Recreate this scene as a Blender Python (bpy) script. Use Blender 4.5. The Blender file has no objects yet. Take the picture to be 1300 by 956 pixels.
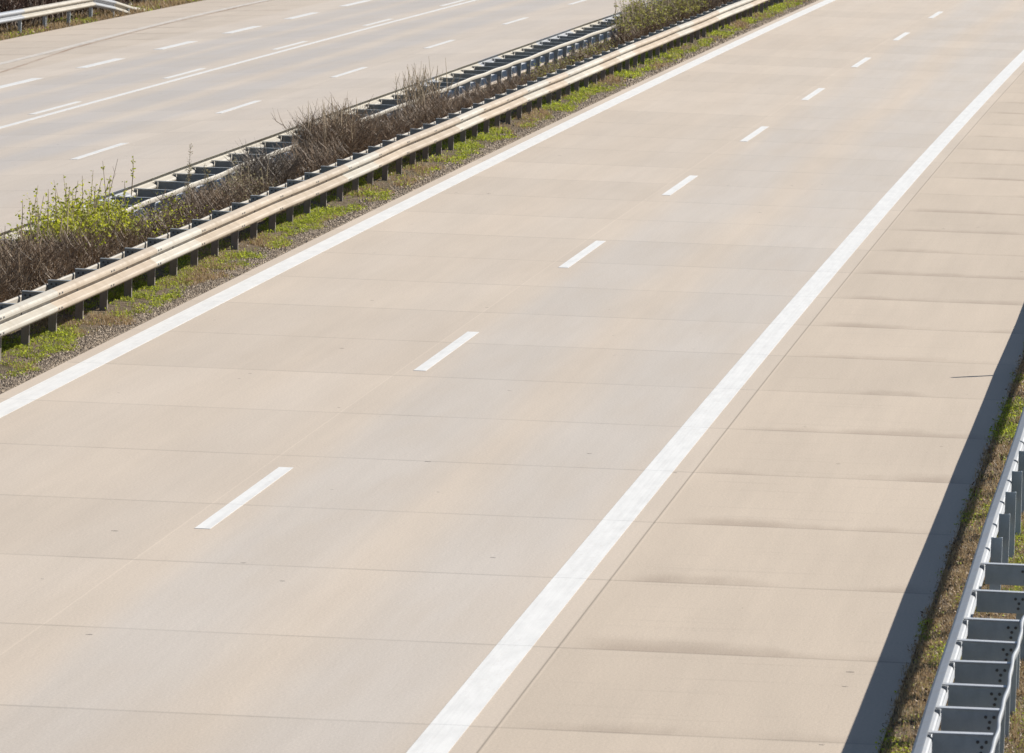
import bpy, math, random
from mathutils import Vector, Matrix, noise
R = math.radians
scene = bpy.context.scene
COL = scene.collection
K = 8.0e-5                    # the motorway bends very gently to the right (radius about 12 km)
SMAX = 700.0

# ------------------------------------------------------------------ road coordinates
def P(X, s, z=0.0):
    """X metres to the right of the viewpoint, s metres along the road, z above the near carriageway"""
    c = max(-SMAX, min(SMAX, s))
    x = X + K * c * c / 2 + K * c * (s - c)
    y = s - K * c * X
    return Vector((x, y, z))
def head(s):
    return -K * max(-SMAX, min(SMAX, s))
def zopp(X):                  # the opposite carriageway falls away to the left
    return 0.055 * (X + 15.9)

# ------------------------------------------------------------------ mesh collecting
class MB:
    def __init__(self):
        self.v = []; self.f = []; self.m = []; self.uv = None
    def add(self, vs, fs, mi=0):
        b = len(self.v)
        self.v.extend([tuple(q) for q in vs])
        self.f.extend([tuple(i + b for i in q) for q in fs])
        self.m.extend([mi] * len(fs))
    def box(self, x0, x1, y0, y1, z0, z1, mi=0, bev=0.0):
        if bev <= 0:
            vs = [(x, y, z) for z in (z0, z1) for y in (y0, y1) for x in (x0, x1)]
            self.add(vs, [(0, 2, 3, 1), (4, 5, 7, 6), (0, 1, 5, 4), (2, 6, 7, 3), (0, 4, 6, 2), (1, 3, 7, 5)], mi)
            return
        b = bev                                # chamfered box: an octagon in plan, chamfered top
        ring = [(x0 + b, y0), (x1 - b, y0), (x1, y0 + b), (x1, y1 - b), (x1 - b, y1), (x0 + b, y1), (x0, y1 - b), (x0, y0 + b)]
        cx, cy = (x0 + x1) / 2, (y0 + y1) / 2
        ins = [(x + (b if x < cx else -b), y + (b if y < cy else -b)) for x, y in ring]
        vs = [(x, y, z0) for x, y in ring] + [(x, y, z1 - b) for x, y in ring] + [(x, y, z1) for x, y in ins]
        fs = [tuple(range(7, -1, -1)), tuple(range(16, 24))]
        for l in (0, 8):
            for i in range(8):
                j = (i + 1) % 8
                fs.append((l + i, l + j, l + 8 + j, l + 8 + i))
        self.add(vs, fs, mi)
    def prism_y(self, prof, y0, y1, mi=0):      # closed profile in (x, z) swept along y
        n = len(prof)
        vs = [(x, y0, z) for x, z in prof] + [(x, y1, z) for x, z in prof]
        fs = [(i, (i + 1) % n, n + (i + 1) % n, n + i) for i in range(n)]
        self.add(vs, fs + [tuple(range(n - 1, -1, -1)), tuple(range(n, 2 * n))], mi)
    def disc(self, c, axis, r, h, n=8, mi=0):
        a = Vector(axis).normalized(); u = a.orthogonal().normalized(); w = a.cross(u)
        c = Vector(c)
        vs = [c + (u * math.cos(t) + w * math.sin(t)) * r for t in [i * 2 * math.pi / n for i in range(n)]]
        vs += [q + a * h for q in vs]
        fs = [(i, (i + 1) % n, n + (i + 1) % n, n + i) for i in range(n)] + [tuple(range(n, 2 * n)), tuple(range(n - 1, -1, -1))]
        self.add(vs, fs, mi)
    def tube(self, pts, rad, sides=3, mi=0, cap=False):
        """pts: Vectors, rad: radii"""
        n = len(pts); vs = []; fs = []
        d = (pts[-1] - pts[0]).normalized()
        u = d.orthogonal().normalized(); w = d.cross(u)
        for p, r in zip(pts, rad):
            for k in range(sides):
                t = 2 * math.pi * k / sides
                vs.append(p + (u * math.cos(t) + w * math.sin(t)) * r)
        for i in range(n - 1):
            for k in range(sides):
                j = (k + 1) % sides
                fs.append((i * sides + k, i * sides + j, (i + 1) * sides + j, (i + 1) * sides + k))
        if cap:
            fs.append(tuple(range(sides - 1, -1, -1))); fs.append(tuple(range((n - 1) * sides, n * sides)))
        self.add(vs, fs, mi)
    def mesh(self, name, mats, uvf=None, smooth=False):
        me = bpy.data.meshes.new(name)
        me.from_pydata(self.v, [], self.f)
        for m in mats: me.materials.append(m)
        if len(mats) > 1: me.polygons.foreach_set('material_index', self.m)
        if smooth: me.polygons.foreach_set('use_smooth', [True] * len(self.f))
        me.update()
        return me

def link(o, parent=None):
    COL.objects.link(o)
    if parent is not None: o.parent = parent
    return o
def ob(name, me, parent=None, loc=(0, 0, 0), rot=(0, 0, 0)):
    o = bpy.data.objects.new(name, me)
    o.location = loc; o.rotation_euler = rot
    return link(o, parent)
def tag(o, label=None, cat=None, group=None, kind=None):
    if label: o['label'] = label
    if cat: o['category'] = cat
    if group: o['group'] = group
    if kind: o['kind'] = kind
    return o
def empty(name, loc, rz=0):
    o = bpy.data.objects.new(name, None)
    o.empty_display_size = .3; o.location = loc; o.rotation_euler = (0, 0, rz)
    return link(o)

# ------------------------------------------------------------------ materials
class N:
    """tiny helper for node trees"""
    def __init__(self, name):
        self.mat = bpy.data.materials.new(name); self.mat.use_nodes = True
        self.t = self.mat.node_tree; self.t.nodes.clear()
        self.out = self.t.nodes.new('ShaderNodeOutputMaterial')
        self.b = self.t.nodes.new('ShaderNodeBsdfPrincipled')
        self.t.links.new(self.b.outputs[0], self.out.inputs[0])
    def set(self, sock, v):
        if hasattr(v, 'is_output') or isinstance(v, bpy.types.NodeSocket): self.t.links.new(v, sock)
        elif sock.type == 'VECTOR' and hasattr(v, '__len__'): sock.default_value = v[:3]
        else: sock.default_value = v
    def node(self, typ, **kw):
        n = self.t.nodes.new(typ)
        for k, v in kw.items(): setattr(n, k, v)
        return n
    def math(self, op, a, b=0.0, clamp=False):
        n = self.node('ShaderNodeMath', operation=op, use_clamp=clamp)
        self.set(n.inputs[0], a); self.set(n.inputs[1], b)
        return n.outputs[0]
    def mix(self, f, a, b):
        n = self.node('ShaderNodeMix', data_type='RGBA')
        self.set(n.inputs[0], f); self.set(n.inputs[6], a); self.set(n.inputs[7], b)
        return n.outputs[2]
    def mul(self, col, f):                       # colour times a value
        n = self.node('ShaderNodeVectorMath', operation='SCALE')
        self.set(n.inputs[0], col); self.set(n.inputs['Scale'], f)
        return n.outputs[0]
    def coords(self, uv=None, scale=(1, 1, 1), loc=(0, 0, 0)):
        if uv: src = self.node('ShaderNodeUVMap', uv_map=uv).outputs[0]
        else: src = self.node('ShaderNodeTexCoord').outputs['Object']
        m = self.node('ShaderNodeMapping'); self.set(m.inputs[0], src)
        m.inputs['Scale'].default_value = scale; m.inputs['Location'].default_value = loc
        return m.outputs[0]
    def noise(self, vec, scale, detail=3, rough=.55, dist=0.0):
        n = self.node('ShaderNodeTexNoise'); self.set(n.inputs['Vector'], vec)
        n.inputs['Scale'].default_value = scale; n.inputs['Detail'].default_value = detail
        n.inputs['Roughness'].default_value = rough; n.inputs['Distortion'].default_value = dist
        return n.outputs[0]
    def voro(self, vec, scale):
        n = self.node('ShaderNodeTexVoronoi'); self.set(n.inputs['Vector'], vec)
        n.inputs['Scale'].default_value = scale
        return n.outputs['Distance'], n.outputs['Color']
    def ramp(self, f, a, b, lo=0.0, hi=1.0):      # smooth step from lo to hi while f goes a..b
        n = self.node('ShaderNodeMapRange', interpolation_type='SMOOTHSTEP')
        self.set(n.inputs[0], f)
        for i, q in enumerate((a, b, lo, hi)): n.inputs[1 + i].default_value = q
        return n.outputs[0]
    def band(self, x, c, half, soft):            # 1 inside |x-c|<half, soft edges
        d = self.math('ABSOLUTE', self.math('SUBTRACT', x, c))
        return self.ramp(d, half, half + soft, 1.0, 0.0)
    def done(self, col, rough=.8, spec=.5, metal=0.0, bump=None, bstr=.2, bdist=.01):
        self.set(self.b.inputs['Base Color'], col); self.set(self.b.inputs['Roughness'], rough)
        self.b.inputs['Specular IOR Level'].default_value = spec
        self.set(self.b.inputs['Metallic'], metal)
        if bump is not None:
            n = self.node('ShaderNodeBump'); self.set(n.inputs['Height'], bump)
            n.inputs['Strength'].default_value = bstr; n.inputs['Distance'].default_value = bdist
            self.t.links.new(n.outputs[0], self.b.inputs['Normal'])
        return self.mat

def sep(n, vec):
    q = n.node('ShaderNodeSeparateXYZ'); n.set(q.inputs[0], vec)
    return q.outputs[0], q.outputs[1]

JOINT = 58.45
def concrete(name, beige, grey, lanes, joints_x, stain, side, jdark=.78):
    """worn concrete slabs; the UV map holds (X, s) in metres.
    lanes: (centre, half width, strength) of the rubber-greyed wheel tracks
    joints_x: (X, darkness) of lengthwise joints; stain: (x0, x1) range of the dirty shoulder"""
    n = N(name)
    uv = n.coords('road')
    x, s = sep(n, uv)
    big = n.noise(n.coords('road', (.5, .035, 1)), 1.0, 4, .6)
    mid = n.noise(n.coords('road', (1.3, .16, 1), (3, 7, 0)), 1.0, 5, .6)
    streak = n.noise(n.coords('road', (7, .12, 1), (11, 2, 0)), 1.0, 3, .5)
    grain = n.noise(uv, 38.0, 2, .7)
    # a slightly different tone for every slab
    cell = n.node('ShaderNodeCombineXYZ')
    idx = 0.0
    for X0, _d in joints_x:
        idx = n.math('ADD', idx, n.math('GREATER_THAN', x, X0))
    n.set(cell.inputs[0], idx)
    n.set(cell.inputs[1], n.math('FLOOR', n.math('DIVIDE', n.math('SUBTRACT', s, JOINT), 5.0)))
    wn = n.node('ShaderNodeTexWhiteNoise', noise_dimensions='2D'); n.set(wn.inputs['Vector'], cell.outputs[0])
    slab = n.ramp(wn.outputs['Value'], 0, 1, .965, 1.03)
    g = None
    xw = n.math('ADD', x, n.math('MULTIPLY', n.math('SUBTRACT', big, .5), 1.1))
    for c, h, st in lanes:
        q = n.math('MULTIPLY', n.band(xw, c, h * .35, h), st)
        g = q if g is None else n.math('MAXIMUM', g, q)
    g = n.math('MULTIPLY', g, n.ramp(mid, .25, .62, .62, 1.05), clamp=True)
    col = n.mix(g, beige, grey)
    # warm, rusty patches
    warm = n.ramp(n.noise(n.coords('road', (.55, .05, 1), (31, 9, 0)), 1.0, 3, .5), .52, .75, 0, .15)
    col = n.mix(warm, col, (beige[0] * 1.0, beige[1] * .93, beige[2] * .86, 1))
    v = n.math('MULTIPLY', n.ramp(mid, .2, .8, .95, 1.05), n.ramp(streak, .2, .8, .978, 1.022))
    v = n.math('MULTIPLY', v, slab)
    v = n.math('MULTIPLY', v, n.ramp(grain, .25, .75, .90, 1.10))
    # cross joints every five metres
    fr = n.math('SUBTRACT', n.math('FRACT', n.math('DIVIDE', n.math('SUBTRACT', s, JOINT - 2.5), 5.0)), .5)
    sg = n.math('MULTIPLY', fr, 5.0)
    d = n.math('ABSOLUTE', sg)
    wob = n.math('MULTIPLY', n.math('SUBTRACT', n.noise(n.coords('road', (2.0, 2.0, 1)), 1.0, 2), .5), .03)
    jl = n.ramp(n.math('ADD', d, wob), .018, .05, 1, 0)
    jl = n.math('MULTIPLY', jl, n.ramp(n.noise(n.coords('road', (.9, .2, 1), (5, 1, 0)), 1.0, 3), .3, .65, .55, 1.0))
    v = n.math('MULTIPLY', v, n.math('SUBTRACT', 1.0, n.math('MULTIPLY', jl, 1 - jdark)))
    bright = None
    for X0, dark in joints_x:
        l = n.ramp(n.math('ABSOLUTE', n.math('SUBTRACT', x, X0)), .004, .011, 1, 0)
        v = n.math('MULTIPLY', v, n.math('SUBTRACT', 1.0, n.math('MULTIPLY', l, dark)))
    if stain:
        tan = n.ramp(x, stain[0] - .03, stain[0], 0, 1) if side == 0 else n.ramp(x, stain[1] - .2, stain[1] + .2, 1, 0)
        col = n.mix(n.math('MULTIPLY', tan, .9), col, (beige[0] * .945, beige[1] * .925, beige[2] * .89, 1))
        inside = n.math('MULTIPLY', n.ramp(x, stain[0], stain[0] + .5), n.ramp(x, stain[1] - .4, stain[1] + .1, 1, 0))
        pat = n.noise(n.coords('road', (.55, .2, 1), (0, 17, 0)), 1.0, 4, .6)
        reach = n.ramp(pat, .25, .75, .10, 1.35)
        up = n.math('MAXIMUM', sg, 0.0)              # the stain spreads on one side of the joint
        st = n.ramp(n.math('SUBTRACT', n.math('DIVIDE', up, reach), 0.0), 0.0, 1.0, 1, 0)
        st = n.math('MULTIPLY', st, n.ramp(sg, -.05, .02))
        st = n.math('MULTIPLY', n.math('MULTIPLY', st, inside), n.ramp(pat, .36, .66, .10, 1.0))
        col = n.mix(n.math('MULTIPLY', st, .72, clamp=True), col, (beige[0] * .60, beige[1] * .55, beige[2] * .50, 1))
        # thin wavy cross streaks left by the paver
        wav = n.noise(n.coords('road', (.35, 5.5, 1), (2, 2, 0)), 1.0, 4, .62)
        v = n.math('MULTIPLY', v, n.math('SUBTRACT', 1.0, n.math('MULTIPLY', n.math('MULTIPLY', n.ramp(wav, .55, .75), inside), .10)))
    # small pock marks
    vd, vc = n.voro(uv, 1.9)
    vs = n.node('ShaderNodeSeparateColor'); n.set(vs.inputs[0], vc)
    thr = n.math('MULTIPLY', n.ramp(vs.outputs[0], .62, 1.0, 0, 1), .07)
    pock = n.math('LESS_THAN', vd, thr)
    v = n.math('MULTIPLY', v, n.math('SUBTRACT', 1.0, n.math('MULTIPLY', pock, .58)))
    # brownish scuffs and drips in the wheel tracks
    sc = n.noise(n.coords('road', (2.6, .75, 1), (41, 3, 0)), 1.0, 5, .72)
    scb = n.noise(n.coords('road', (.35, .12, 1), (8, 8, 0)), 1.0, 2, .5)
    v = n.math('MULTIPLY', v, n.math('SUBTRACT', 1.0, n.math('MULTIPLY', n.math('MULTIPLY', n.ramp(sc, .66, .76), n.ramp(scb, .5, .62)), .17)))
    col = n.mul(col, v)
    h = n.math('ADD', n.math('MULTIPLY', grain, .25), n.noise(n.coords('road', (60, 6, 1)), 1.0, 2))
    return n.done(col, .78, .35, 0, h, .18, .006)

BEIGE = (.450, .378, .305, 1); GREY = (.415, .370, .325, 1)
M = {}
M['road'] = concrete('worn beige concrete', BEIGE, GREY,
    [(-6.35, .8, .9), (-8.35, .7, .85), (-10.2, .5, .22), (-12.0, .5, .15)],
    [(-5.125, .42), (-5.10, -.08), (-9.475, -.10)], (-5.125, -2.2), 0, .76)
M['road2'] = concrete('worn grey concrete', (.470, .405, .340, 1), (.400, .364, .334, 1),
    [(-22.0, .6, .95), (-23.6, .6, 1.0), (-26.0, .7, 1.0), (-27.4, .6, .9), (-20.0, .5, .2), (-18.3, .5, .2)],
    [(-20.72, .12), (-24.45, .05), (-28.15, .2), (-31.0, .35)], (-34.3, -29.6), 1, .76)

def paint(name, c, wear=.12):
    n = N(name); uv = n.coords('road'); x, s = sep(n, uv)
    a = n.noise(n.coords('road', (9, 1.2, 1)), 1.0, 4, .65)
    g = n.noise(uv, 45.0, 2, .7)
    fr = n.math('SUBTRACT', n.math('FRACT', n.math('DIVIDE', n.math('SUBTRACT', s, JOINT - 2.5), 5.0)), .5)
    jl = n.ramp(n.math('MULTIPLY', n.math('ABSOLUTE', fr), 5.0), .012, .035, 1, 0)
    v = n.math('MULTIPLY', n.ramp(a, .3, .75, 1.0, 1 - wear), n.ramp(g, .2, .8, .95, 1.03))
    v = n.math('MULTIPLY', v, n.math('SUBTRACT', 1.0, n.math('MULTIPLY', jl, .16)))
    # raised ribs leave fine lengthwise streaks
    rib = n.noise(n.coords('road', (42, .05, 1)), 1.0, 1)
    v = n.math('MULTIPLY', v, n.ramp(rib, .3, .6, .95, 1.0))
    chip = n.noise(n.coords('road', (22, 9, 1), (2, 5, 0)), 1.0, 5, .72)
    chipb = n.noise(n.coords('road', (1.2, .22, 1)), 1.0, 2, .5)
    ch = n.math('MULTIPLY', n.ramp(chip, .56, .66), n.ramp(chipb, .45, .65, .05, .4))
    return n.done(n.mix(ch, n.mul(c, v), (.45, .385, .315, 1)), .6, .4, 0, g, .15, .004)
M['paint'] = paint('white road paint', (.68, .67, .645, 1))
M['paint_old'] = paint('dusty worn road paint', (.62, .56, .49, 1), .3)

def metal(name, c, rough, met, dirt=(.30, .26, .21, 1), amount=.35, scale=1.0, vary=.12):
    n = N(name); v = n.coords(None, (scale, scale, scale))
    a = n.noise(v, 3.0, 5, .65); b = n.noise(n.coords(None, (14, .9, 5)), 1.0, 4, .6); g = n.noise(v, 60, 2, .6)
    rnd = n.node('ShaderNodeObjectInfo').outputs['Random']
    col = n.mix(n.math('MULTIPLY', n.ramp(a, .42, .72), amount), c, dirt)
    val = n.math('MULTIPLY', n.ramp(b, .2, .8, .95, 1.03), n.ramp(rnd, 0, 1, 1 - vary, 1.0))
    val = n.math('MULTIPLY', val, n.ramp(g, .2, .8, .95, 1.04))
    return n.done(n.mul(col, val), n.ramp(a, .3, .7, rough - .06, rough + .14), .4, met, g, .06, .003)
M['beam_dusty'] = metal('dust stained galvanised steel', (.345, .280, .210, 1), .7, .0, (.27, .21, .15, 1), .35)
M['beam_pale'] = metal('pale weathered zinc', (.385, .355, .30, 1), .65, .02, (.31, .265, .205, 1), .35)
M['zinc'] = metal('bright galvanised steel', (.285, .30, .325, 1), .5, .1, (.225, .23, .24, 1), .3)
M['zinc_top'] = metal('pale zinc flange', (.46, .48, .51, 1), .45, .12, (.36, .36, .37, 1), .4)
M['zinc_grey'] = metal('dull blue grey galvanised steel', (.43, .48, .52, 1), .5, .1, (.30, .33, .355, 1), .5)
M['spacer'] = metal('dark weathered steel', (.30, .32, .32, 1), .55, .05, (.21, .20, .18, 1), .4)
M['flange'] = metal('weathered flange steel', (.34, .355, .355, 1), .45, .15, (.15, .14, .13, 1), .4)
M['post'] = metal('brown weathered steel post', (.25, .215, .185, 1), .62, .05, (.17, .13, .10, 1), .6)
M['post_zinc'] = metal('weathered zinc post', (.24, .255, .27, 1), .55, .25, (.13, .12, .11, 1), .4)
M['strip'] = metal('pale rear strip steel', (.42, .385, .33, 1), .5, .08, (.30, .25, .20, 1), .35)
M['bolt'] = metal('dark bolt steel', (.075, .078, .085, 1), .6, .2)

def ground_mat():
    n = N('soil with gravel and turf'); uv = n.coords('road'); x, s = sep(n, uv)
    a = n.noise(uv, 1.3, 5, .6); b = n.noise(uv, 9.0, 4, .65); g = n.noise(uv, 45, 2, .7)
    soil = n.mix(n.ramp(b, .3, .7), (.085, .060, .038, 1), (.235, .18, .125, 1))
    turf = n.mix(n.ramp(b, .35, .7), (.055, .075, .022, 1), (.13, .125, .05, 1))
    far = n.math('MAXIMUM', n.ramp(x, -.4, 2.5), n.ramp(x, -60.0, -40.0, 1, 0))
    f = n.math('MAXIMUM', n.ramp(a, .45, .65, 0, .4), far)
    col = n.mix(f, soil, turf)
    stone = n.mix(n.ramp(g, .35, .65), (.10, .08, .06, 1), (.33, .275, .215, 1))
    edge = n.math('ADD', x, n.math('MULTIPLY', n.math('SUBTRACT', a, .5), .5))
    strip = n.math('MULTIPLY', n.ramp(edge, -13.80, -13.62), n.ramp(x, -13.3, -13.2, 1, 0))
    col = n.mix(strip, col, stone)
    v = n.ramp(g, .2, .8, .7, 1.25)
    return n.done(n.mul(col, v), .95, .1, 0, n.math('ADD', b, g), .9, .04)
M['ground'] = ground_mat()

def leafmat(name, a, b, trans=0.0, rough=.6):
    n = N(name)
    geo = n.node('ShaderNodeNewGeometry'); r = geo.outputs['Random Per Island']
    col = n.mix(r, a, b)
    n.done(col, rough, .25)
    if trans > 0:
        t = n.node('ShaderNodeBsdfTranslucent'); n.set(t.inputs[0], n.mul(col, 1.25))
        m = n.node('ShaderNodeMixShader'); m.inputs[0].default_value = trans
        n.t.links.new(n.b.outputs[0], m.inputs[1]); n.t.links.new(t.outputs[0], m.inputs[2])
        n.t.links.new(m.outputs[0], n.out.inputs[0])
    return n.mat
M['grass'] = leafmat('fresh spring grass', (.14, .175, .016, 1), (.36, .38, .06, 1), .5)
M['grass_dry'] = leafmat('dry straw grass', (.20, .135, .07, 1), (.50, .37, .21, 1), .3)
M['litter'] = leafmat('dead brown leaves', (.10, .058, .030, 1), (.50, .345, .20, 1), .15)
M['weed'] = leafmat('low green weeds', (.15, .19, .014, 1), (.42, .46, .05, 1), .5)
M['stone'] = leafmat('small grey and tan stones', (.12, .09, .065, 1), (.62, .50, .37, 1), 0, .85)
M['twig_brown'] = leafmat('brown bare twigs', (.090, .058, .035, 1), (.36, .25, .155, 1))
M['twig_dark'] = leafmat('dark grey brown stems', (.050, .036, .027, 1), (.20, .150, .105, 1))
M['twig_pale'] = leafmat('pale straw twigs', (.20, .15, .095, 1), (.46, .36, .24, 1))
M['twig_red'] = leafmat('reddish brown bare brush', (.075, .046, .038, 1), (.24, .155, .115, 1))
M['leaf_lime'] = leafmat('lime green spring leaves', (.22, .25, .012, 1), (.46, .46, .055, 1), .45)
M['leaf_olive'] = leafmat('olive green young leaves', (.15, .16, .03, 1), (.34, .32, .09, 1), .45)
M['bud'] = leafmat('pale yellow grey buds', (.22, .19, .10, 1), (.42, .38, .22, 1), .3)
M['plastic'] = N('white plastic').done((.7, .7, .68, 1), .45)
M['black'] = N('black plastic').done((.02, .02, .022, 1), .5)
M['glassy'] = N('pale reflector').done((.75, .76, .74, 1), .2)

# ------------------------------------------------------------------ sheets in road coordinates
def sheet(name, xs, ss, zf, mat, kind=None, parent=None, skirt=0.0, part=False):
    """a strip laid along the road with UVs in metres; xs may be numbers or functions of s"""
    v = []; f = []; uv = []
    nx = len(xs)
    for s in ss:
        for q in xs:
            X = q(s) if callable(q) else q
            v.append(tuple(P(X, s, zf(X)))); uv.append((X, s))
    for i in range(len(ss) - 1):
        for j in range(nx - 1):
            a = i * nx + j
            f.append((a, a + 1, a + nx + 1, a + nx))
    if skirt:
        for j in (0, nx - 1):
            b = len(v)
            for i, s in enumerate(ss):
                q = v[i * nx + j]; v.append((q[0], q[1], q[2] - skirt)); uv.append(uv[i * nx + j])
            for i in range(len(ss) - 1):
                a0, a1 = i * nx + j, (i + 1) * nx + j
                f.append((a0, a1, b + i + 1, b + i) if j == 0 else (a1, a0, b + i, b + i + 1))
        if skirt < .1:
            n_ = len(ss); a, b = nx * n_, nx * n_ + n_
            f.append((0, a, b, nx - 1)); f.append((nx * (n_ - 1), nx * n_ - 1, b + n_ - 1, a + n_ - 1))
    me = bpy.data.meshes.new(name); me.from_pydata(v, [], f)
    me.materials.append(mat)
    ul = me.uv_layers.new(name='road')
    for l in me.loops: ul.data[l.index].uv = uv[l.vertex_index]
    me.update()
    o = ob(name, me, parent)
    if kind: o['kind'] = kind
    return o

def nzz(s): return noise.noise(Vector((s * .3, 1.7, 0)))
def frange(a, b, d):
    n = max(1, int(round((b - a) / d)))
    return [a + (b - a) * i / n for i in range(n + 1)]

S0, S1 = 20.0, 560.0
SS = frange(S0, S1, 6.0)
# ground: one sheet out to the horizon, tucked under both carriageways
GX = [(-2500, -3), (-700, -2.4), (-200, -2.0), (-80, -1.6), (-45, -1.25), (-38, -1.16), (-36, -1.10), (-34.9, -1.06), (-34.44, -1.05), (-34.3, -1.30),
      (-30, -1.05), (-22, -.62), (-16.8, -.33), (-16.62, -.09), (-16.3, -.03), (-15.6, .02), (-14.9, .05), (-14.3, .03), (-13.8, 0.0), (-13.47, -.018), (-13.38, -.22),
      (-9, -.22), (-2.3, -.22), (-2.22, -.015), (-1.95, .015), (-1.5, .02), (-.8, .02), (.5, -.05), (2.5, -.5), (6, -1.6), (12, -2.0), (60, -2.2), (300, -2.4), (2500, -3)]
gs = [-2500, -900, -300, -100] + frange(-20, 360, 5.0) + [380, 420, 470, 540, 640, 800, 1100, 1700, 2600, 4000]
def groundz(X):
    for (a, za), (b, zb) in zip(GX, GX[1:]):
        if a <= X <= b: return za + (zb - za) * (X - a) / (b - a)
    return 0.0
sheet('ground', [q[0] for q in GX], gs, lambda X: dict(GX)[X], M['ground'], 'structure')

road = sheet('road', [-13.42, -11.4, -9.475, -7.3, -5.125, -3.6, -2.185], SS, lambda X: 0.0, M['road'], 'structure', None, .25)
XR = lambda s: -34.35
road2 = sheet('opposite_road', [-34.35, -31.3, -28.2, -24.6, -20.75, -18.5, -16.58], SS, zopp, M['road2'], 'structure', None, .25)

def line(name, x0, x1, s0, s1, parent, zf, mat, step=6.0):
    return sheet(name, [x0, x1], frange(s0, s1, step), lambda X: zf(X) + .004, mat, None, parent, .003)
flat = lambda X: 0.0
line('edge_line', -13.235, -12.935, S0, S1, road, flat, M['paint'])
line('edge_line', -5.635, -5.335, S0, S1, road, flat, M['paint'])
line('edge_line', -17.25, -17.0, S0, S1, road2, zopp, M['paint'])
for i in range(-2, 20):
    line('lane_dash', -9.318, -9.168, 66.19 + 18 * i, 72.19 + 18 * i, road, flat, M['paint'])
    line('lane_dash', -20.945, -20.795, 128.55 + 18 * (i - 4), 134.45 + 18 * (i - 4), road2, zopp, M['paint'])
    line('lane_dash', -25.10, -24.95, 147.7 + 18 * (i - 5), 153.7 + 18 * (i - 5), road2, zopp, M['paint'])
for i in range(-6, 24):
    line('block_dash', -28.50, -28.22, 173.4 + 12 * i, 179.4 + 12 * i, road2, zopp, M['paint'])
line('solid_line', -24.70, -24.55, S0, S1, road2, zopp, M['paint'])
def rampX(s):
    t = max(0.0, min(1.0, (s - 168) / 55)); t = t * t * (3 - 2 * t)
    return -31.0 - 1.05 * t
sheet('ramp_edge_line', [lambda s: rampX(s) - .13, lambda s: rampX(s) + .13], SS, lambda X: zopp(X) + .004, M['paint_old'], None, road2)

def sealX(s):
    pts = [(20, -26.0), (150, -28.9), (172, -30.05), (188, -31.05), (206, -31.62), (230, -31.9), (600, -32.0)]
    for (a, xa), (b, xb) in zip(pts, pts[1:]):
        if s <= b: return xa + (xb - xa) * (s - a) / (b - a)
    return -32.0
def seal_mat():
    n = N('rusty brown joint stain'); a = n.noise(n.coords('road', (2.5, .25, 1)), 1.0, 4, .6)
    return n.done(n.mix(n.ramp(a, .3, .7), (.40, .325, .26, 1), (.27, .185, .13, 1)), .85, .3)
M['seal'] = seal_mat()
sheet('rusty_joint', [lambda s: sealX(s) - .05, lambda s: sealX(s) + .05 + .06 * abs(nzz(s))], frange(150, 260, 1.0), lambda X: zopp(X) + .0025, M['seal'], None, road2)

# ------------------------------------------------------------------ guard rails
WP = [(.010, .428), (.020, .434), (.066, .470), (.077, .482), (.081, .500), (.079, .520), (.070, .534), (.012, .570), (.003, .580), (0, .595),
      (.003, .610), (.012, .620), (.066, .648), (.079, .660), (.081, .688), (.077, .706), (.062, .724), (.020, .746), (.010, .750)]
WP = [(x * 1.2, z) for x, z in WP]
def offset_profile(p, t):
    out = []
    for i in range(len(p)):
        a = Vector(p[max(0, i - 1)]); b = Vector(p[min(len(p) - 1, i + 1)])
        d = (b - a).normalized(); out.append((p[i][0] - d.y * t, p[i][1] + d.x * t))
    return out
def beam_mesh(name, L, side, mat, zs=1.0):
    W = [(x, .75 - (.75 - z) * zs) for x, z in WP]
    prof = W + offset_profile(W, .004)[::-1]
    m = MB(); m.prism_y([(side * x, z) for x, z in prof], 0, L)
    me = m.mesh(name, [mat])
    return me
def beam_bolt_mesh():
    m = MB(); m.box(0, .009, -.032, .032, -.010, .010, 0, .003)
    return m.mesh('bolt', [M['bolt']])
def post_mesh(w, d, top, side, mat, foot=-.35):
    """a cold formed C section: web across the road, two flanges along it"""
    t = .006; m = MB()
    m.box(0, side * w, 0, t, foot, top) if side > 0 else m.box(-w, 0, 0, t, foot, top)
    xs = sorted((0, side * w))
    m.box(xs[0], xs[0] + t, t + .0005, d, foot, top); m.box(xs[1] - t, xs[1], t + .0005, d, foot, top)
    m.box(xs[0] + t, xs[0] + .022, d - t, d - .0005, foot, top - .002); m.box(xs[1] - .022, xs[1] - t, d - t, d - .0005, foot, top - .002)
    return m.mesh('post', [mat])
def spacer_mesh(L, z0, z1, side, lip, mat, topmat):
    """channel section arm: web facing along the road, flanges top and bottom; lip laps over the beam"""
    t = .006; m = MB()
    def bx(a, b, y0, y1, c, d, mi=0, bev=0.0):
        lo, hi = sorted((side * a, side * b)); m.box(lo, hi, y0, y1, c, d, mi, bev)
    bx(0.012, L, 0, t, z0, z1 - t)
    bx(-lip, L + .004, -.010, .095, z1 - t + .002, z1 + .005, 1, .002)
    bx(0.012, L, t + .0005, .048, z0, z0 + t)
    bx(L - t, L, t + .0005, .045, z0 + t + .001, z1 - t - .001)
    if lip:                                        # clip plate gripping the top of the beam
        bx(-lip + .004, .004, -.009, -.004, z1 - .055, z1 - t - .001, 1)
    me = m.mesh('spacer', [mat, topmat])
    return me
def spacer_bolts_mesh(L, z0, z1, side, r):
    m = MB(); m.disc((0, -.0005, 0), (0, -1, 0), r, .008, 8)
    zc = (z0 + z1) / 2
    return m.mesh('bolt', [M['bolt']]), [(side * (L - dx), 0, zc + dz) for dx, dz in ((.045, .035), (.105, .035), (.075, -.002), (.08, -.045))]

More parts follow.
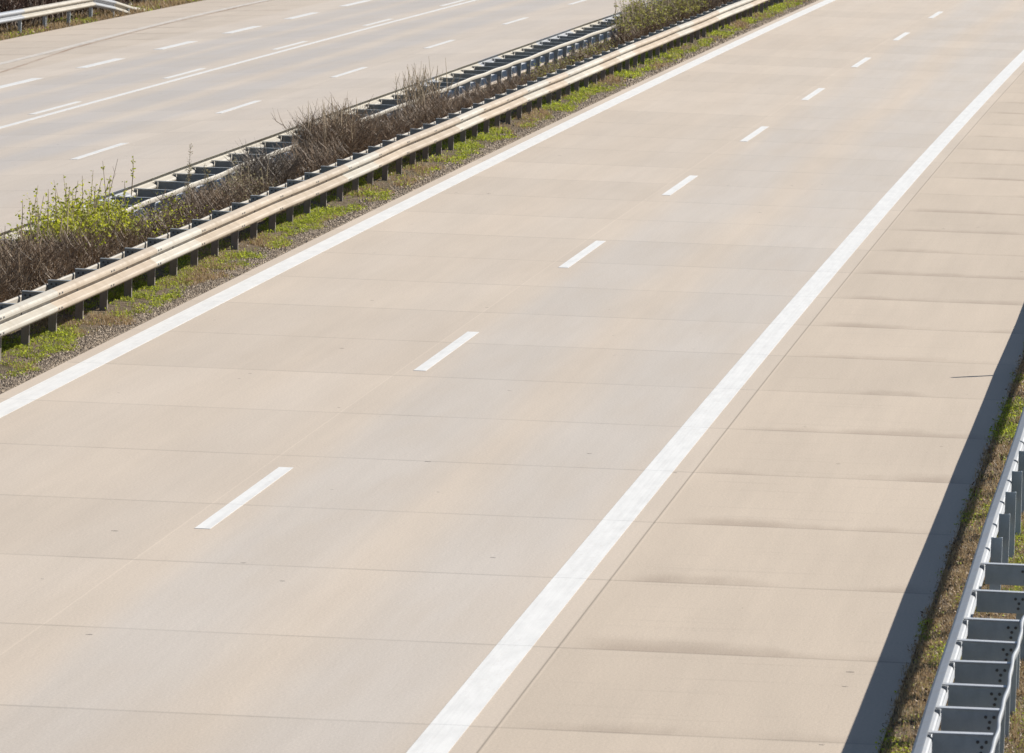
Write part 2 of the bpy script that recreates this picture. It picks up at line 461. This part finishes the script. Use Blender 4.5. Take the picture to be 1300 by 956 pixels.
def guard_rail(name, label, X0, side, s0, s1, L, mats, wob, posts, spacers=None, sp=None, post=None, strip=None, z0=lambda X: 0.0, seed=1, drop=None, group=None, zs=1.0):
    """X0: back plane of the beam, side +1 when it faces +X. posts, spacers: lists of s."""
    rnd = random.Random(seed)
    root = empty(name, P(X0, s0, z0(X0)), head(s0)); bpy.context.view_layer.update()
    inv = root.matrix_basis.inverted(); base_rot = head(s0)
    tag(root, label, 'guard rail', group)
    n = int(round((s1 - s0) / L))
    joints = []
    for i in range(n + 1):
        s = s0 + i * L
        dz = drop(s) if drop else 0.0
        joints.append(P(X0 + rnd.uniform(-wob, wob) + (drop(s) * .25 if drop else 0), s, z0(X0) + rnd.uniform(-.5, .5) * wob + dz))
    meshes = {}
    bm_ = beam_bolt_mesh() if side > 0 else None
    for i in range(n):
        mk = mats[rnd.choices(range(len(mats)), [3, 1.3, 1][:len(mats)])[0]]
        if mk not in meshes: meshes[mk] = beam_mesh('beam', L + .004, side, M[mk], zs)
        a, b = joints[i], joints[i + 1]; d = b - a
        rz = math.atan2(-d.x, d.y); rx = math.atan2(d.z, d.xy.length)
        o = ob('beam', meshes[mk], root, inv @ a, (rx, 0, rz - base_rot))
        if bm_ and joints[i].y < 150:
            for y, z in ((.10, .505), (.10, .690), (.30, .505), (.30, .690), (L * .5, .595)):
                ob('bolt', bm_, o, (.0955 if z != .595 else 0, y, z))
    def yaw(s): return head(s) - base_rot
    if post:
        me = post_mesh(post['w'], post['d'], post['top'], post.get('side', 1), M[post['mat']])
        for s in posts:
            ob('post', me, root, inv @ P(post['X'] + rnd.uniform(-.006, .006), s, z0(X0) + (drop(s) if drop else 0) + rnd.uniform(-.008, .004)), (rnd.uniform(-.01, .01), rnd.uniform(-.012, .012), yaw(s)))
    if spacers:
        me = spacer_mesh(sp['L'], sp['z0'], sp['z1'], sp['side'], sp['lip'], M[sp['mat']], M[sp['top']])
        bo = spacer_bolts_mesh(sp['L'], sp['z0'], sp['z1'], sp['side'], sp['r'])
        for s in spacers:
            o = ob('spacer', me, root, inv @ P(sp['X'] + rnd.uniform(-.006, .006), s, z0(X0) + rnd.uniform(-.006, .006)), (0, rnd.uniform(-.012, .012), yaw(s) + rnd.uniform(-.012, .012)))
            if s < 112 and sp.get('bolts', True):
                for q in bo[1]: ob('bolt', bo[0], o, q)
    if strip:
        m = MB(); ss = strip['ss']; sec = strip['sec']; k = len(sec); vs = []; fs = []
        for s in ss:
            w = strip['wob'](s)
            for (a, c) in sec:
                vs.append(inv @ P(strip['X'] + a + w[0], s, z0(X0) + c + w[1]))
        for i in range(len(ss) - 1):
            for j in range(k):
                q = (j + 1) % k
                fs.append((i * k + j, i * k + q, (i + 1) * k + q, (i + 1) * k + j))
        fs.append(tuple(range(k))); fs.append(tuple((len(ss) - 1) * k + j for j in range(k - 1, -1, -1)))
        m.add(vs, fs)
        ob(strip['name'], m.mesh(strip['name'], [M[strip['mat']]], smooth=strip.get('smooth', False)), root)
    return root

def roundbar(cx, cz, w, h, n=10):
    return [(cx + w / 2 * math.copysign(abs(math.cos(t)) ** .6, math.cos(t)), cz + h / 2 * math.copysign(abs(math.sin(t)) ** .6, math.sin(t))) for t in [2 * math.pi * i / n for i in range(n)]]
def wave(seed, amp, zamp):
    def f(s):
        return (amp * noise.noise(Vector((s * .33, seed, 0))), zamp * noise.noise(Vector((s * .27, seed, 9))))
    return f

ns = [84.95 + 2 * i for i in range(-7, 86)]
guard_rail('guard_rail', 'long beige guard rail beside the gravel strip left of the near carriageway', -13.885, 1, 68.95, 68.95 + 4 * 46, 4.0,
           ['beam_dusty', 'beam_pale'], .012, ns, [s - .012 for s in ns],
           dict(L=.345, z0=.545, z1=.705, side=-1, lip=0.0, mat='spacer', top='flange', X=-13.885, r=.014),
           dict(w=.10, d=.055, top=.66, side=1, X=-14.225, mat='post'),
           dict(name='rear_strip', X=-14.262, sec=[(-.012, .56), (.012, .56), (.014, .63), (.006, .648), (-.008, .648), (-.014, .63)], ss=frange(67, 255, 1.0), wob=wave(3, .02, .02), mat='strip'), seed=5)
fs_ = [103.95 + 2 * i for i in range(-13, 72)]
guard_rail('guard_rail', 'guard rail behind the median shrubs, its back turned, rungs over a pale beam', -16.12, -1, 77.45, 77.45 + 4 * 42, 4.0,
           ['beam_pale', 'zinc'], .012, fs_, [s - .012 for s in fs_],
           dict(L=.60, z0=.515, z1=.672, side=1, lip=.05, mat='spacer', top='flange', X=-16.12, r=.014, bolts=False),
           dict(w=.09, d=.055, top=.66, side=1, X=-15.62, mat='post_zinc'),
           dict(name='rear_strip', X=-15.50, sec=roundbar(0, .66, .03, .078), ss=frange(76, 246, .5), wob=wave(8, .05, .035), mat='strip', smooth=True), seed=11)
RZ = -.08
rs = [60.0, 57.97, 55.99, 54.63, 53.29, 51.95, 50.62, 49.29, 47.96, 46.63]
rs = [q * 1.012 for q in rs]
rp = [62.3 + 2.02 * i for i in range(0, 78)]
def rwob(s):
    t = max(0.0, s - 56.6)
    return (.006 * math.sin(s * 2.3) + .004 * math.sin(s * 5.3) + .10 * t * t, .012 * math.sin(s * 1.3 + 1) + .03 * t)
right_rail = guard_rail('guard_rail', 'grey galvanised guard rail with wide rungs beside the shaded hard shoulder', -1.675, -1, 44.0, 44.0 + 4 * 45, 4.0,
           ['zinc'], .006, rs + rp, rs,
           dict(L=.44, z0=.505, z1=.678, side=1, lip=.055, mat='zinc_grey', top='zinc_top', X=-1.675, r=.0125),
           dict(w=.10, d=.06, top=.735, side=1, X=-1.665, mat='zinc_grey'),
           dict(name='rear_strip', X=-1.222, sec=roundbar(0, .675, .028, .062), ss=frange(43.5, 59.2, .15), wob=rwob, mat='zinc', smooth=True), lambda X: RZ, seed=21, zs=.84)
# under the rungs the posts stand at the rear end of the arm
for o in right_rail.children:
    if o.name.startswith('post') and o.location.y < 61.3 - 44.0:
        o.location.x += .335; o.location.y += .014; o.location.z -= .085
def fdrop(s):
    return 0.0 if s < 211.6 else -.80 * min(1.0, (s - 211.6) / 10.5) ** 1.15
op = [199.85 - 4 * i for i in range(0, 20)][::-1] + [203.85, 207.85, 211.7, 215.7, 218.4]
guard_rail('guard_rail', 'white guard rail at the far left whose end bends down into the verge', -34.62, 1, 119.6, 119.6 + 4 * 26, 4.0,
           ['beam_pale', 'zinc'], .006, op, None, None, dict(w=.10, d=.06, top=.70, side=-1, X=-34.66, mat='zinc_grey'), None, lambda X: -1.035, 31, fdrop)

# the thin marker post that throws the slim shadow over the hard shoulder
mp = empty('marker_post', P(-1.50, 87.86, 0)); tag(mp, 'slim white marker post standing beside the right guard rail', 'marker post')
m = MB(); m.tube([Vector((0, 0, -.2)), Vector((0, 0, .7)), Vector((.0, 0, 1.31))], [.046, .044, .040], 8, 0, True); ob('shaft', m.mesh('shaft', [M['plastic']]), mp)
m = MB(); m.tube([Vector((0, 0, 1.02)), Vector((0, 0, 1.20))], [.047, .045], 8, 0, True); ob('black_band', m.mesh('black_band', [M['black']]), mp)
m = MB(); m.box(-.02, .02, -.053, -.047, 1.06, 1.16, 0); ob('reflector', m.mesh('reflector', [M['glassy']]), mp)

# ------------------------------------------------------------------ ground cover
def blade(m, p, h, w, lean, az, mi):
    d = Vector((math.cos(az), math.sin(az), 0)); u = Vector((-d.y, d.x, 0)) * w * .5
    a = p + d * lean * .35 + Vector((0, 0, h * .6)); b = p + d * lean + Vector((0, 0, h))
    m.add([p - u, p + u, a + u * .7, a - u * .7, b], [(0, 1, 2, 3), (3, 2, 4)], mi)
def leaf(m, p, n, L, w, rnd, mi):
    n = n.normalized(); u = n.orthogonal().normalized(); v = n.cross(u)
    t = rnd.uniform(0, 6.283); a = u * math.cos(t) + v * math.sin(t); b = n.cross(a)
    m.add([p, p + a * L * .5 + b * w * .5, p + a * L + n * L * .12, p + a * L * .5 - b * w * .5], [(0, 1, 2, 3)], mi)
def nz(x, y, z=0.0): return noise.noise(Vector((x, y, z)))

def cover(name, label, strips, seed):
    rnd = random.Random(seed); m = MB()
    for (xa, xb, sa, sb, dens, size, gfun) in strips:
        cnt = int((xb - xa) * (sb - sa) * dens)
        for _ in range(cnt):
            X = rnd.uniform(xa, xb); s = rnd.uniform(sa, sb)
            g = gfun(X, s)                       # (amount, green share)
            if rnd.random() > g[0]: continue
            p = P(X, s, groundz(X) - .004)
            green = rnd.random() < g[1]
            k = rnd.random()
            if green and k < .5:
                for _i in range(3):
                    leaf(m, p + Vector((rnd.gauss(0, .02), rnd.gauss(0, .03), rnd.uniform(.01, .07) * size)), Vector((rnd.gauss(0, .6), rnd.gauss(0, .6), 1)), rnd.uniform(.025, .06) * size, rnd.uniform(.018, .035) * size, rnd, 3)
            elif not green and k < g[2]:
                leaf(m, p + Vector((0, 0, rnd.uniform(.005, .05) * size)), Vector((rnd.gauss(0, .8), rnd.gauss(0, .8), 1)), rnd.uniform(.03, .07) * size, rnd.uniform(.02, .04) * size, rnd, 2)
            else:
                for _i in range(3):
                    blade(m, p + Vector((rnd.gauss(0, .015), rnd.gauss(0, .02), 0)), rnd.uniform(.03, .12) * size * (.8 if green else 1), rnd.uniform(.006, .012) * size, rnd.uniform(.01, .08) * size, rnd.uniform(0, 6.28), 0 if green else 1)
    o = ob(name, m.mesh(name, [M['grass'], M['grass_dry'], M['litter'], M['weed']]))
    tag(o, label, 'ground cover', None, 'stuff')
    return o
def g_med(X, s):
    a = nz(X * 1.6, s * .55, 1.0) + .5 * nz(X * 4, s * 2.2, 4.0)
    e = max(0.0, min(1.0, (-13.62 - X + .22 * nz(s * .7, 3.3) + .1 * nz(s * 2.6, 8.3)) / .12))
    amt = e * max(.03, min(1.0, .42 + 2.2 * a))
    green = max(.03, min(.95, .66 + 1.3 * nz(X * 1.1, s * .22, 7.0) + .6 * nz(X * 3, s * 1.2, 2.0)))
    return (amt, green, .35)
cover('median_grass', 'patchy green grass and weeds under the near median guard rail',
      [(-14.65, -13.45, 77, 112, 1250, .74, g_med), (-14.6, -13.45, 112, 160, 620, .95, g_med), (-14.6, -13.45, 160, 245, 300, 1.25, g_med),
       (-15.9, -14.65, 80, 130, 110, 1.3, lambda X, s: (.6, .45, .4)), (-15.9, -14.6, 130, 230, 60, 1.8, lambda X, s: (.6, .6, .3))], 1)
def g_right(X, s):
    a = nz(X * 2.2, s * .9, 11.0)
    e = max(0.0, min(1.0, (X + 2.25 + .08 * nz(s * 1.7, 5.1) + .05 * nz(s * 5.3, 2.0)) / .10))
    amt = e * max(.25, min(1.0, .75 + .8 * a))
    green = max(.02, min(.85, .17 + 1.5 * nz(X * 1.7, s * .55, 21.0)))
    return (amt, green, .55)
cover('verge_grass', 'dry brown verge growth with green tufts beside the right guard rail',
      [(-2.27, -.5, 50, 72, 1700, .62, g_right), (-2.27, -.7, 72, 100, 900, .75, g_right), (-2.27, -1.2, 100, 130, 220, 1.0, g_right), (-2.25, -.9, 130, 225, 70, 1.5, g_right), (-.9, 3.5, 50, 225, 16, 2.2, lambda X, s: (.8, .45, .3))], 2)
def g_far(X, s):
    return (.85, max(.02, min(.6, .12 + .8 * nz(X * .6, s * .25, 3.0))), .2)
cover('far_verge_grass', 'dry grass strip at the foot of the far left guard rail',
      [(-36.5, -34.36, 160, 260, 70, 2.0, g_far), (-41, -36.5, 165, 270, 18, 2.6, lambda X, s: (.8, .15, .5))], 3)
# loose stones along the concrete edge
rnd = random.Random(4); m = MB()
for (sa, sb, dens, sz) in ((77, 110, 900, 1.0), (110, 160, 420, 1.3), (160, 250, 170, 1.8)):
    for _ in range(int(.5 * (sb - sa) * dens)):
        X = -13.44 - abs(rnd.gauss(0, .17)); s = rnd.uniform(sa, sb)
        r = rnd.uniform(.009, .025) * sz
        p = P(X, s, groundz(X) + r * .2)
        q = [Vector((rnd.uniform(.6, 1.2) * r * a, rnd.uniform(.6, 1.2) * r * b, rnd.uniform(.5, .9) * r * c)) for a, b, c in ((1, 0, 0), (0, 1, 0), (-1, 0, 0), (0, -1, 0), (0, 0, 1))]
        m.add([p + x for x in q], [(0, 1, 4), (1, 2, 4), (2, 3, 4), (3, 0, 4)])
tag(ob('gravel', m.mesh('gravel', [M['stone']])), 'loose grey gravel strip along the concrete edge of the near carriageway', 'gravel', None, 'stuff')

# ------------------------------------------------------------------ shrubs
def shrub(label, X, s, wx, ws, h, stems, twig, seed, leaves=None, whips=0, whip_mat=None, whip_h=1.4, spread=.5, zb=None, group=None, name='shrub', cat='shrub', fine=9, tip=.6, trunk=0, lowbare=0.0, leaf_low=.35, r0=1.0, leafsize=1.0, wspread=.42, hscale=1.42):
    """a bare or budding shrub: stems fork into twigs inside an uneven envelope"""
    rnd = random.Random(seed); r0 *= 1.35; h *= hscale
    z0 = groundz(X) if zb is None else zb
    root = empty(name, P(X, s, z0), head(s)); tag(root, label, cat, group)
    st = MB(); tw = MB(); lf = MB()
    tips = []
    for i in range(stems):
        bx = rnd.uniform(-.5, .5) * wx * .7; by = rnd.uniform(-.5, .5) * ws * .92
        env = h * (.72 + .28 * math.cos(min(1.5, abs(bx) / wx * 2.4))) * (.84 + .30 * nz(by * .9, seed * 3.7, bx))
        env *= max(.35, 1 - max(0.0, abs(by) / (ws * .5) - .72) * 1.6)
        az = rnd.uniform(0, 6.283); tilt = rnd.uniform(0.0, spread)
        d = Vector((math.cos(az) * tilt * .8, math.sin(az) * tilt, 1)).normalized()
        p = Vector((bx, by, -.03)); L = env * rnd.uniform(.75, 1.02); n = 4
        pts = [p]
        for k in range(n):
            d = (d + Vector((rnd.gauss(0, .16), rnd.gauss(0, .16), .05))).normalized()
            pts.append(pts[-1] + d * L / n)
        rr = rnd.uniform(.006, .012) * r0
        st.tube(pts, [rr, rr * .85, rr * .7, rr * .5, rr * .25], 3)
        for j in range(fine):
            t = rnd.uniform(max(.15, lowbare), 1.0); k = min(n - 1, int(t * n)); q = pts[k].lerp(pts[k + 1], t * n - k)
            az = rnd.uniform(0, 6.283); up = rnd.uniform(.15, 1.1)
            e = Vector((math.cos(az), math.sin(az), up)).normalized(); l = rnd.uniform(.10, .30) * (.6 + .6 * h)
            a = q + e * l * .5 + Vector((rnd.gauss(0, .015), rnd.gauss(0, .015), .01)); b = a + (e + Vector((rnd.gauss(0, .3), rnd.gauss(0, .3), tip))).normalized() * l * .6
            r1 = rnd.uniform(.0022, .0042) * r0
            tw.tube([q, a, b], [r1, r1 * .8, r1 * .35], 3)
            if rnd.random() < .6:
                c = a.lerp(q, .4) + (e + Vector((rnd.gauss(0, .7), rnd.gauss(0, .7), tip * .7))).normalized() * l * .5
                tw.tube([a.lerp(q, .4), c], [r1 * .7, r1 * .3], 3)
            if leaves and b.z > leaf_low * h:
                for u in range(leaves[1]):
                    c = q.lerp(b, rnd.uniform(.3, 1.05)) + Vector((rnd.gauss(0, .012), rnd.gauss(0, .012), rnd.gauss(0, .012)))
                    leaf(lf, c, Vector((rnd.gauss(0, .7), rnd.gauss(0, .7), .8)), rnd.uniform(.022, .048) * leafsize, rnd.uniform(.016, .032) * leafsize, rnd, 0)
    for i in range(trunk):
        az = rnd.uniform(0, 6.283); d = Vector((math.cos(az) * .5, math.sin(az) * .7, 1)).normalized(); p = Vector((rnd.gauss(0, .08), rnd.gauss(0, .15), -.05)); pts = [p]
        for k in range(5):
            d = (d + Vector((rnd.gauss(0, .25), rnd.gauss(0, .25), .12))).normalized(); pts.append(pts[-1] + d * h * .16)
        st.tube(pts, [.035, .030, .026, .022, .017, .010], 6)
    if whips:
        for i in range(whips):
            p = Vector((rnd.gauss(0, wx * .18), rnd.gauss(0, ws * .28), h * rnd.uniform(.3, .8)))
            az = rnd.uniform(0, 6.283); t = rnd.uniform(0, wspread)
            d = Vector((math.cos(az) * t * .6, math.sin(az) * t, 1)).normalized(); L = (whip_h * rnd.uniform(.7, 1.0) - p.z)
            a = p + d * L * .55; b = a + (d + Vector((rnd.gauss(0, .10), rnd.gauss(0, .10), 0))).normalized() * L * .45
            tw.tube([p, a, b], [.0065 * r0, .0050 * r0, .0022 * r0], 3, 1)
            if whip_mat and whip_mat[1]:
                for u in range(whip_mat[1]):
                    leaf(lf, p.lerp(b, rnd.uniform(.35, 1.0)) + Vector((rnd.gauss(0, .015), rnd.gauss(0, .015), 0)), Vector((rnd.gauss(0, .7), rnd.gauss(0, .7), .6)), rnd.uniform(.018, .042) * leafsize, rnd.uniform(.014, .03) * leafsize, rnd, 0)
    ob('stems', st.mesh('stems', [M['twig_dark']]), root)
    ob('twigs', tw.mesh('twigs', [M[twig]] + ([M[whip_mat[0]]] if whips else [])), root)
    if lf.v: ob('leaves', lf.mesh('leaves', [M[leaves[0] if leaves else whip_mat[2]]]), root)
    return root

H = 'hedge of bare shrubs along the median'
# (label, X, s, wx, ws, h, stems, twig, seed, ...)
shrub('dark bare shrub cut off by the left edge, nearest of the median hedge', -14.95, 84.8, .9, 3.4, .95, 150, 'twig_brown', 101, group=H, lowbare=.4, fine=13, whips=14, whip_mat=('twig_brown', 0), whip_h=1.35)
shrub('dense brown bare shrub with dark open stems just before the lime green leaves', -14.95, 88.6, .9, 3.6, .84, 170, 'twig_brown', 102, group=H, lowbare=.45, fine=15, whips=16, whip_mat=('twig_brown', 0), whip_h=1.25)
shrub('brown clipped bare shrub directly in front of the lime green shrub', -14.90, 92.3, .85, 3.6, .72, 190, 'twig_brown', 103, group=H, lowbare=.45, fine=15)
shrub('brown bare shrub at the far end of the first dark clump, by pale rail start', -14.90, 95.4, .8, 2.6, .64, 130, 'twig_brown', 104, group=H, lowbare=.4, fine=14)
shrub('bushy shrub bright with lime green spring leaves, biggest green patch at left', -15.22, 95.2, .6, 6.4, .86, 190, 'twig_pale', 105, leaves=('leaf_lime', 9), whips=44, whip_mat=('twig_pale', 14, 'leaf_lime'), whip_h=1.55, leaf_low=.5, fine=9, leafsize=1.4)
shrub('smaller lime green shrub with sparse leaves below the pale rear strip', -15.0, 100.4, .7, 4.4, .66, 95, 'twig_brown', 106, leaves=('leaf_lime', 1), leaf_low=.3, fine=9, leafsize=1.2)
shrub('low brown bare shrub with upright twigs under the spiky pale weeds', -14.95, 104.8, .8, 4.2, .58, 230, 'twig_brown', 107, group=H, fine=8, spread=.3)
shrub('low brown shrub dotted with pale buds in front of a sunlit rail gap', -14.95, 108.6, .8, 4.0, .57, 190, 'twig_brown', 108, group=H, leaves=('bud', 1), fine=8, spread=.3, whips=10, whip_mat=('twig_pale', 6, 'bud'), whip_h=.95)
shrub('narrow dark bare thicket of straight upright stems before the big brown shrub', -15.1, 112.4, .7, 3.2, .72, 200, 'twig_dark', 109, group=H, fine=8, spread=.18)
shrub('gnarled bare shrub with thick forked trunks and purple brown twigs', -14.95, 117.2, .8, 3.6, .72, 100, 'twig_brown', 110, group=H, trunk=7, fine=11, spread=.8)
shrub('large brown bare shrub with pale feathery twig tips rising above both rails', -15.0, 120.9, 1.0, 4.4, .98, 270, 'twig_brown', 111, group=H, fine=14, whips=60, whip_mat=('twig_pale', 0), whip_h=1.4)
shrub('brown bare shrub of even height right behind the feathery shrub', -14.95, 127.0, .9, 6.4, .62, 280, 'twig_brown', 112, group=H, fine=13)
shrub('fan of tall straw coloured shoots standing up beside the far rail', -15.35, 136.0, .9, 5.4, .75, 60, 'twig_brown', 113, fine=8, whips=95, whip_mat=('twig_pale', 0), whip_h=1.42, wspread=1.3)
shrub('bushy dark brown bare shrub below the fan of tall shoots', -14.95, 134.6, .85, 5.0, .64, 230, 'twig_brown', 114, group=H, fine=12)
shrub('low brown bare shrub tapering out beyond the fan of tall shoots', -14.95, 141.5, .8, 7.0, .48, 250, 'twig_brown', 115, group=H, fine=10)
shrub('sparse dark low shrub standing before the evenly spaced far posts', -15.0, 149.5, .7, 7.0, .42, 160, 'twig_brown', 116, group=H, fine=8, r0=1.2)
shrub('straggly low shrub with some green under the middle of the far rail', -15.0, 158.0, .7, 8.0, .40, 150, 'twig_brown', 117, group=H, leaves=('leaf_olive', 1), fine=8, r0=1.3, leafsize=1.4)
shrub('thin low brown shrub just before the big olive green bush', -15.0, 167.0, .7, 8.0, .45, 150, 'twig_brown', 118, group=H, leaves=('leaf_olive', 1), fine=8, r0=1.4, leafsize=1.4)
shrub('big olive green budding bush covering the far rail near the top edge', -15.1, 180.5, .9, 10.0, .86, 230, 'twig_brown', 119, leaves=('leaf_olive', 2), leaf_low=.55, fine=12, r0=1.2, leafsize=1.7, whips=50, whip_mat=('twig_pale', 8, 'leaf_olive'), whip_h=1.5)
shrub('olive green bush behind the big one, cut off by the top edge', -15.1, 191.5, .9, 9.0, .86, 190, 'twig_brown', 120, leaves=('leaf_olive', 2), leaf_low=.5, fine=12, r0=1.2, leafsize=1.7, whips=30, whip_mat=('twig_pale', 8, 'leaf_olive'), whip_h=1.5)
shrub('brown bare shrub farthest along the median, touching the top edge', -14.95, 202.0, .9, 11.0, 1.0, 260, 'twig_brown', 121, group=H, fine=11, r0=1.6)
# tall dry weeds poking up through the rails
def weed(label, X, s, h, seed, mat='bud', stemmat='twig_pale', n=3, leavesn=60, group=None):
    rnd = random.Random(seed); root = empty('weed', P(X, s, groundz(X)), head(s)); tag(root, label, 'weed', group)
    st = MB(); lf = MB()
    for i in range(n):
        p = Vector((rnd.gauss(0, .04), rnd.gauss(0, .08), -.02)); hh = h * (1 if i == 0 else rnd.uniform(.6, .9))
        b = p + Vector((rnd.gauss(0, .07), rnd.gauss(0, .07), hh)); a = p.lerp(b, .5) + Vector((rnd.gauss(0, .02), rnd.gauss(0, .02), 0))
        st.tube([p, a, b], [.007, .005, .002], 4)
        for k in range(leavesn):
            t = rnd.uniform(.4, 1.0); c = p.lerp(b, t); az = rnd.uniform(0, 6.28); l = .07 * (1.15 - t) + .012
            e = c + Vector((math.cos(az) * l, math.sin(az) * l, l * .8)); st.tube([c, e], [.0022, .001], 3)
            leaf(lf, e, Vector((rnd.gauss(0, .6), rnd.gauss(0, .6), .6)), rnd.uniform(.018, .032), .018, rnd, 0)
    ob('stalks', st.mesh('stalks', [M[stemmat]]), root); ob('seed_heads', lf.mesh('seed_heads', [M[mat]]), root)
weed('tallest pale spiky weed standing up against the far carriageway', -15.25, 104.9, 1.42, 201, n=2, leavesn=70)
weed('short pale weed beside the tallest spiky weed', -15.25, 107.4, 1.02, 202)
weed('pale weed clump leaning over the rear strip before the narrow dark thicket', -15.2, 109.6, .95, 203)
rnd = random.Random(9)
sk = empty('dead_stalk', P(-15.3, 97.8, .02)); tag(sk, 'thin bare stalk leaning right of the lime green leaves', 'stalk')
m = MB(); m.tube([Vector((-.03, 0, 0)), Vector((0, .1, .8)), Vector((.10, .5, 1.55))], [.009, .007, .003], 4); ob('stem', m.mesh('stem', [M['twig_brown']]), sk)
m = MB()
for k in range(7):
    q = Vector((0, .1, .8)).lerp(Vector((.10, .5, 1.55)), k / 8); e = q + Vector((rnd.gauss(0, .04), rnd.gauss(0, .1), .09)); m.tube([q, e], [.003, .0015], 3)
ob('side_twigs', m.mesh('side_twigs', [M['twig_brown']]), sk)

# bare brush behind the far left guard rail
rnd = random.Random(77)
for i, (X, s) in enumerate([(-36.2, 186), (-36.0, 192.5), (-36.4, 199), (-36.1, 205.5), (-36.2, 212), (-36.0, 218.5), (-36.2, 225.5), (-36.4, 233), (-36.2, 241), (-36.2, 250), (-39.6, 203), (-39.8, 213), (-39.7, 224), (-39.6, 236)]):
    shrub('reddish brown bare bush in the dense brush behind the far left guard rail', X, s, 2.4, 8.0, 1.7 + rnd.uniform(-.2, .3) + (.6 if X < -39 else 0), 150, 'twig_red', 300 + i, group='bare bushes behind the far left guard rail', fine=14, r0=2.6, spread=.6)

# ------------------------------------------------------------------ light, sky, camera
SUN_AZ, SUN_EL = (1.1, 1.2), R(31.6)
w = bpy.data.worlds.new('World'); scene.world = w; w.use_nodes = True
nt = w.node_tree; bg = nt.nodes['Background']
sky = nt.nodes.new('ShaderNodeTexSky'); sky.sky_type = 'NISHITA'; sky.sun_disc = False
sky.sun_elevation = SUN_EL; sky.sun_rotation = math.atan2(SUN_AZ[0], SUN_AZ[1])
sky.air_density = 1.0; sky.dust_density = .6; sky.ozone_density = 3.0
nt.links.new(sky.outputs[0], bg.inputs[0]); bg.inputs[1].default_value = .056
L = bpy.data.lights.new('sun', 'SUN'); L.energy = 5.0; L.angle = R(.5); L.color = (1.0, .95, .87)
so = bpy.data.objects.new('sun', L); COL.objects.link(so)
d = Vector((SUN_AZ[0], SUN_AZ[1], 0)).normalized() * math.cos(SUN_EL) + Vector((0, 0, math.sin(SUN_EL)))
so.rotation_euler = d.to_track_quat('Z', 'Y').to_euler(); so.location = (20, 60, 40)

F_PX, CAM_H, PITCH, YAW, ROLL = 8996.7641, 7.41148, .08264, -.09299, .03187
cam = bpy.data.cameras.new('camera'); co = bpy.data.objects.new('camera', cam); COL.objects.link(co)
cam.sensor_fit = 'HORIZONTAL'; cam.sensor_width = 36.0; cam.lens = 36.0 * F_PX / 1300
cam.shift_x = 0.0; cam.shift_y = -(478 - 433) / 1300
cam.clip_start = 1.0; cam.clip_end = 8000
fw = Vector((math.sin(YAW) * math.cos(PITCH), math.cos(YAW) * math.cos(PITCH), -math.sin(PITCH)))
rt = Vector((math.cos(YAW), -math.sin(YAW), 0)); up = rt.cross(fw)
c, s = math.cos(ROLL), math.sin(ROLL)
r2 = rt * c + up * s; u2 = -rt * s + up * c
mat = Matrix((r2, u2, -fw)).transposed().to_4x4(); mat.translation = (0, 0, CAM_H)
co.matrix_world = mat
cam.dof.use_dof = True; cam.dof.focus_distance = 88; cam.dof.aperture_fstop = 13
scene.camera = co
scene.view_settings.view_transform = 'Standard'; scene.view_settings.look = 'None'
scene.view_settings.exposure = .69; scene.view_settings.gamma = 1.0
scene.render.film_transparent = False
